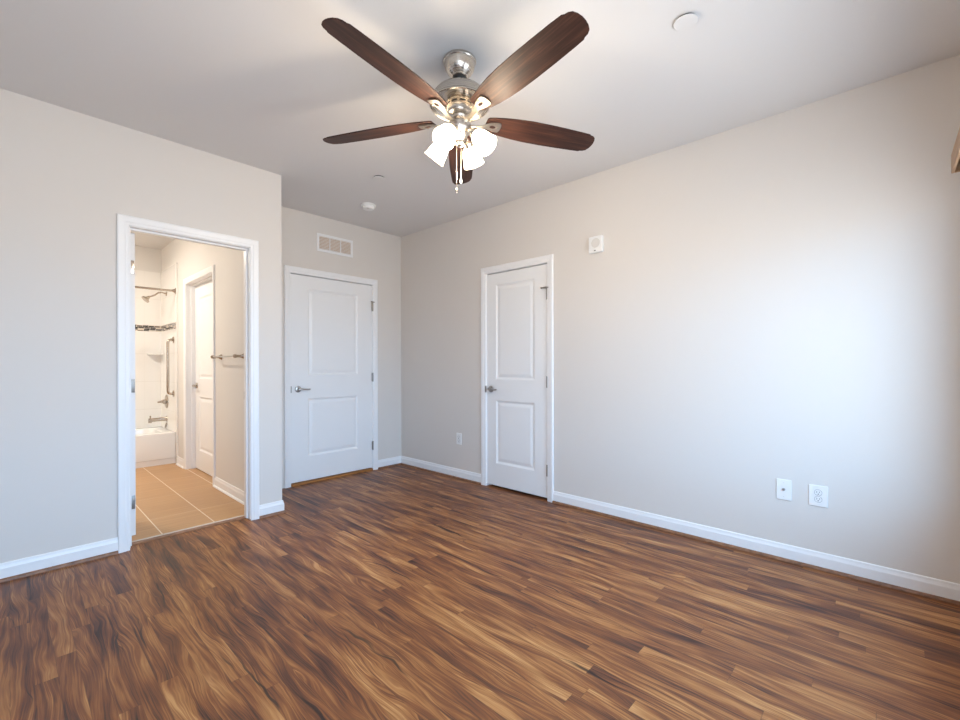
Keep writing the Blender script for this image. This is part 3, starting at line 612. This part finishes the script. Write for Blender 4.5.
# grab bar
t = empty('grab_bar', (fx, 6.42, 1.18), 'vertical metal grab bar on the shower wall', 'grab bar')
MB().tube([(0, 0, 0.33), (-0.030, 0, 0.33), (-0.050, 0, 0.322), (-0.058, 0, 0.30), (-0.058, 0, 0), (-0.058, 0, -0.30), (-0.050, 0, -0.322), (-0.030, 0, -0.33), (0, 0, -0.33)], 0.016, 14).build('bar', M['bronze'], t, True)
for s in (1, -1): MB().lathe([(0, 0), (0.040, 0), (0.040, 0.005), (0.034, 0.009), (0, 0.009)], (0, 0, s*0.33), (-1, 0, 0), 28, False).build('flange', M['bronze'], t, True)
# valve and spout
t = empty('shower_valve', (fx, 6.765, 0.735), 'round metal shower valve with lever below the grab bar', 'shower valve')
MB().lathe([(0, 0), (0.088, 0), (0.087, 0.006), (0.070, 0.012), (0.030, 0.016), (0.028, 0.045), (0.0, 0.048)], (0, 0, 0), (-1, 0, 0), 36, False).build('escutcheon', M['bronze'], t, True)
MB().tube([(-0.04, 0, 0), (-0.06, -0.004, 0.002), (-0.08, -0.008, -0.002), (-0.098, -0.010, -0.004)], [0.019, 0.015, 0.011, 0.009], 14).build('valve_lever', M['bronze'], t, True)
t = empty('tub_spout', (fx, 6.765, 0.515), 'metal tub spout with diverter knob just above the tub rim', 'tub spout')
MB().lathe([(0, 0), (0.036, 0), (0.034, 0.006), (0.026, 0.02), (0.022, 0.10), (0.024, 0.17), (0.022, 0.19), (0.0, 0.192)], (0, 0, 0), (-1, 0, -0.02), 24, False).tube([(-0.172, 0, 0), (-0.176, 0, -0.038)], 0.018, 14).build('spout_body', M['bronze'], t, True)
MB().tube([(-0.172, 0, 0.015), (-0.172, 0, 0.05)], [0.006, 0.009], 10).build('diverter_knob', M['bronze'], t, True)
t = tag(MB().lathe([(0, 0), (0.034, 0), (0.032, 0.008), (0.010, 0.012), (0.0, 0.012)], (0, 0, 0), (-1, 0, 0.3), 24, False).build('overflow_cover', M['bronze'], None, True), 'small round metal overflow cover under the tub spout', 'drain cover')
t.location = (fx-0.004, 6.765, 0.432)
# towel bar
t = empty('towel_bar', (XP, 4.38, 1.277), 'nickel towel bar on the bathroom wall right of the inner door', 'towel bar')
for y in (-0.30, 0.30):
    p = MB().lathe([(0, 0), (0.027, 0), (0.025, 0.006), (0.014, 0.022), (0.010, 0.040), (0.012, 0.058), (0.016, 0.068), (0.016, 0.082), (0.010, 0.090), (0, 0.091)], (0, y, 0), (-1, 0, 0), 24, False)
    p.build('bracket', M['bronze'], t, True)
MB().tube([(-0.074, -0.30, 0), (-0.074, 0.30, 0)], 0.0065, 12).build('rail', M['satin'], t, True)
# bathroom ceiling lamp, out of frame to the left of the doorway
t = empty('bathroom_ceiling_light', (0.15, 5.75, H), 'round lit glass ceiling light in the bathroom', 'ceiling light')
MB().lathe([(0, 0), (0.15, 0), (0.155, -0.02), (0.14, -0.03), (0, -0.03)], seg=32, caps=False).build('lamp_base', M['nickel'], t, True)
MB().lathe([(0.135, -0.03), (0.13, -0.06), (0.10, -0.09), (0.05, -0.105), (0.0, -0.108)], seg=32, caps=False).build('lamp_globe', M['bathlamp'], t, True)
ld = bpy.data.lights.new('globe_light', 'AREA'); ld.shape = 'DISK'; ld.size = 0.28; ld.energy = BATH_W; ld.color = (1, 0.93, 0.82)
lo = bpy.data.objects.new('globe_light', ld); C.objects.link(lo); lo.parent = t; lo.location = (0, 0, -0.115)
